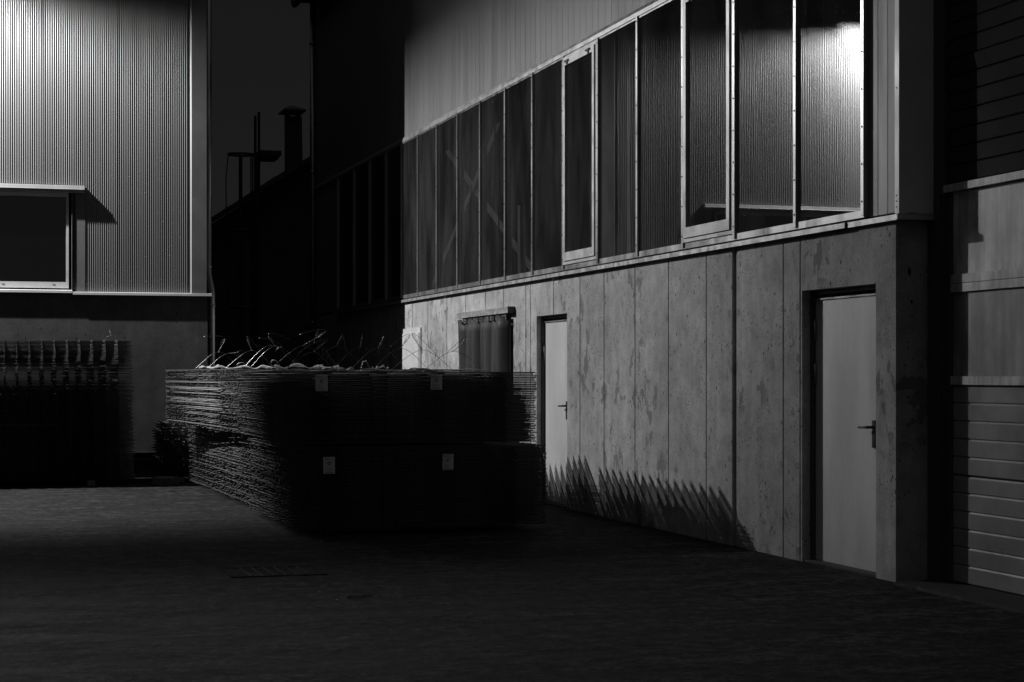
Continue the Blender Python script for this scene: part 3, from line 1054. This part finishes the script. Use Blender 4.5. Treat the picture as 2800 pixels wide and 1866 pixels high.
def loop_band(px, Yv, z, r, label, tilt=.3, squash=1.0):
    x = DD(px, Yv)
    pts = []
    for i in range(25):
        t = -.15 * math.pi + i / 24 * 1.9 * math.pi - math.pi / 2
        pts.append((x + r * squash * math.cos(t) + tilt * r * math.sin(t), Yv + i * .003, z + .004 + r + r * math.sin(t)))
    return strap(pts, .022, label)
band(545, 612, 23.4, zr, .05, 'white strap at the far left of the stack top, humped twice', ((.25, .18, .03), (.7, .22, .03)), 1)
band(585, 760, 21.6, zr, .05, 'long flat white strap on the far half of the stack top', ((.75, .1, .012),), 2)
loop_band(661, 20.3, zr + .01, .03, 'small curled white strap loop left of the larger oval loop', .2, 1.4)
loop_band(755, 18.8, zf + .02, .048, 'upright oval white strap loop on the middle of the stack top', -.35, .8)
band(752, 930, 18.6, zf + .02, .06, 'broad white strap draped across the middle of the stack top', ((.3, .3, .016),), 3)
loop_band(879, 18.2, zf + .012, .026, 'small white strap loop above the first paper tag', .2, 1.1)
band(745, 890, 16.7, zf, .03, 'narrow white strap along the front left edge of the stack top', (), 4)
band(893, 968, 17.0, zf, .05, 'white strap lying between the first tag and the pointed strap', (), 5)
band(985, 1012, 17.6, zf + .015, .024, 'pointed white strap folded like a tent on the stack top', ((.5, .48, .075),), 6)
band(1020, 1060, 16.9, zf + .003, .05, 'short humped white strap right of the pointed one', ((.6, .4, .022),), 7)
band(990, 1330, 16.4, zf, .02, 'long thin white strap along the front right edge of the stack top', ((.4, .05, .012),), 8)

# ------------------------------------------------------------------ paper tags
YT = 14.645
def paper_tag(px0, px1, py0, py1, Yv, label, tilt):
    x0, x1 = DD(px0, Yv), DD(px1, Yv); z1, z0 = ZZ(px0, py0, Yv), ZZ(px0, py1, Yv)
    cx, cz = (x0 + x1) / 2, (z0 + z1) / 2; w, h = x1 - x0, z1 - z0
    root = empty('paper_tag', (cx, Yv, cz), label, 'tag', 'paper tags wired to the near stack')
    b = MB()
    n = 6; k = len(b.v)
    for j in range(n + 1):
        for i in range(n + 1):
            u, v = i / n - .5, j / n - .5
            b.v.append((u * w, -.004 * math.cos(u * 3) + tilt * v * .06, v * h))
    for j in range(n):
        for i in range(n):
            q = k + j * (n + 1) + i
            b.face((q, q + 1, q + n + 2, q + n + 1), True)
    o = b.build('sheet', M['paper']); o.parent = root
    b = MB()
    yy = -.0062
    def ln(u0, u1, v, t=.003):
        y = yy + tilt * v * .06
        b.box(u0 * w, u1 * w, y - .0002, y, v * h - t / 2, v * h + t / 2)
    ln(-.38, -.05, .42, .0035); ln(.06, .2, .42, .0035); ln(-.4, .42, .33, .0022)
    ln(-.36, .3, -.43, .004)
    for q in range(5): ln(-.38, random.uniform(-.05, .36), -.12 - .055 * q, .0014)
    # small emblem: an open curved mark with a short bar
    y = yy + .0001
    for q in range(7):
        t0 = math.radians(60 + q * 36); t1 = math.radians(60 + (q + 1) * 36)
        pts = [(.014 * math.cos(t0), y - .0004, .018 + .013 * math.sin(t0)), (.014 * math.cos(t1), y - .0004, .018 + .013 * math.sin(t1))]
        b.tube(pts, .0028, 5)
    b.tube([(.0, y - .0004, .024), (.018, y - .0004, .026)], .0022, 5)
    o = b.build('print', M['ink']); o.parent = root
    return root
paper_tag(863, 896, 1027, 1070, 16.17, 'dim paper tag on the upper bundle, left of the two upper tags', .2)
paper_tag(1178, 1209, 1026, 1066, 16.16, 'dim paper tag on the upper bundle, right of the two upper tags', -.1)
paper_tag(884, 916, 1250, 1296, 16.19, 'pale paper tag on the lower bundle, left of the two lower tags', .1)
paper_tag(1210, 1240, 1242, 1286, 16.18, 'pale paper tag on the lower bundle, right of the two lower tags', -.2)

# ------------------------------------------------------------------ small things on the ground
dg = empty('drain_grate', (2.1, 13.4, 0), 'narrow slotted drain grate set in the dark yard in front of the mesh stack', 'drain')
b = MB()
b.box(1.80, 2.46, 13.10, 13.115, -.02, .008); b.box(1.80, 2.46, 13.70, 13.715, -.02, .008)
b.box(1.785, 1.80, 13.10, 13.715, -.02, .008); b.box(2.46, 2.475, 13.10, 13.715, -.02, .008)
b.build('frame', M['ground'], dg)
b = MB()
for i in range(6):
    x = 1.92 + i * .085
    b.box(x, x + .008, 13.118, 13.697, .002, .0095)
b.build('bar', M['dark_steel'], dg)
b = MB(); b.box(1.80, 2.46, 13.116, 13.699, .001, .004); b.build('sump', M['ground'], dg)
b = MB()
rd = random.Random(4)
prev = None
N = 14
for i in range(N + 1):
    t = i / N
    x = 2.33 + .2 * t; y = 11.66 + .1 * t + .012 * math.sin(t * 9)
    wv = .011 * math.sin(math.pi * min(1, t * 1.02 + .02)) + .002
    z = .004 + .006 * abs(math.sin(t * 7))
    cur = [(x, y - wv, .004), (x, y, z + .006), (x, y + wv, .005)]
    if prev:
        b.quad(prev[0], cur[0], cur[1], prev[1], True); b.quad(prev[1], cur[1], cur[2], prev[2], True)
    prev = cur
tag(b.build('fallen_leaf', M['leaf']), 'curled dry leaf lying on the dark yard in the foreground', 'leaf')
def pebble(x, y, r, label, m):
    b = MB(); n = 8; rings = 5; rd = random.Random(int(x * 100))
    for j in range(rings + 1):
        ph = math.pi * j / rings
        for i in range(n):
            t = 2 * math.pi * i / n; k = r * rd.uniform(.8, 1.15)
            b.v.append((k * math.sin(ph) * math.cos(t), k * math.sin(ph) * math.sin(t) * .8, r * .6 + k * .6 * math.cos(ph)))
    for j in range(rings):
        for i in range(n):
            b.face((j * n + i, (j + 1) * n + i, (j + 1) * n + (i + 1) % n, j * n + (i + 1) % n), True)
    o = b.build('pebble', m); o.location = (x, y, 0)
    return tag(o, label, 'pebble')
pebble(2.251, 11.587, .008, 'tiny bright white pebble near the dry leaf', M['white_dot'])
pebble(2.229, 12.07, .006, 'tiny pale pebble farther back from the dry leaf', M['white_dot'])

# ------------------------------------------------------------------ night sky
w = bpy.data.worlds.new('World'); scene.world = w
w.use_nodes = True
nt = w.node_tree; bg = nt.nodes['Background']
tc = nt.nodes.new('ShaderNodeTexCoord')
sx = nt.nodes.new('ShaderNodeSeparateXYZ'); nt.links.new(tc.outputs['Generated'], sx.inputs[0])
def smooth(a, b, va, vb):
    n = nt.nodes.new('ShaderNodeMapRange'); n.interpolation_type = 'SMOOTHSTEP'
    n.inputs['From Min'].default_value = a; n.inputs['From Max'].default_value = b
    n.inputs['To Min'].default_value = va; n.inputs['To Max'].default_value = vb
    nt.links.new(sx.outputs['Z'], n.inputs['Value']); return n
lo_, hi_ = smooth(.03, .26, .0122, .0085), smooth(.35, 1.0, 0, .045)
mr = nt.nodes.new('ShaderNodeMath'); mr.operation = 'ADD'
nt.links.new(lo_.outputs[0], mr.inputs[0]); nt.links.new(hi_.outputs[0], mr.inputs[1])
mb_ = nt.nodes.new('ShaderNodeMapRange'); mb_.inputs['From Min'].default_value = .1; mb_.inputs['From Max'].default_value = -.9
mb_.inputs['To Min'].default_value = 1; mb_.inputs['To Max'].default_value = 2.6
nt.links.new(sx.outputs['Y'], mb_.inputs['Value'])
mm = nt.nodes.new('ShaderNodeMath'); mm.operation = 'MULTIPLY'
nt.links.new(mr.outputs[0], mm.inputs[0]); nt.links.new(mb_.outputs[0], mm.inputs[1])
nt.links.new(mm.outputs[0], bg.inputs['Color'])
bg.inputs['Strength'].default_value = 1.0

# ------------------------------------------------------------------ render settings
scene.view_settings.view_transform = 'Standard'
scene.view_settings.look = 'None'
scene.view_settings.exposure = 0
scene.view_settings.gamma = 1
cy_ = scene.cycles
cy_.max_bounces = 6; cy_.diffuse_bounces = 3; cy_.glossy_bounces = 4; cy_.transparent_max_bounces = 12
cy_.caustics_reflective = False; cy_.caustics_refractive = False
cy_.sample_clamp_indirect = 6.0
cy_.blur_glossy = .5
cy_.use_denoising = True
cy_.denoiser = 'OPENIMAGEDENOISE'
cy_.denoising_input_passes = 'RGB_ALBEDO_NORMAL'
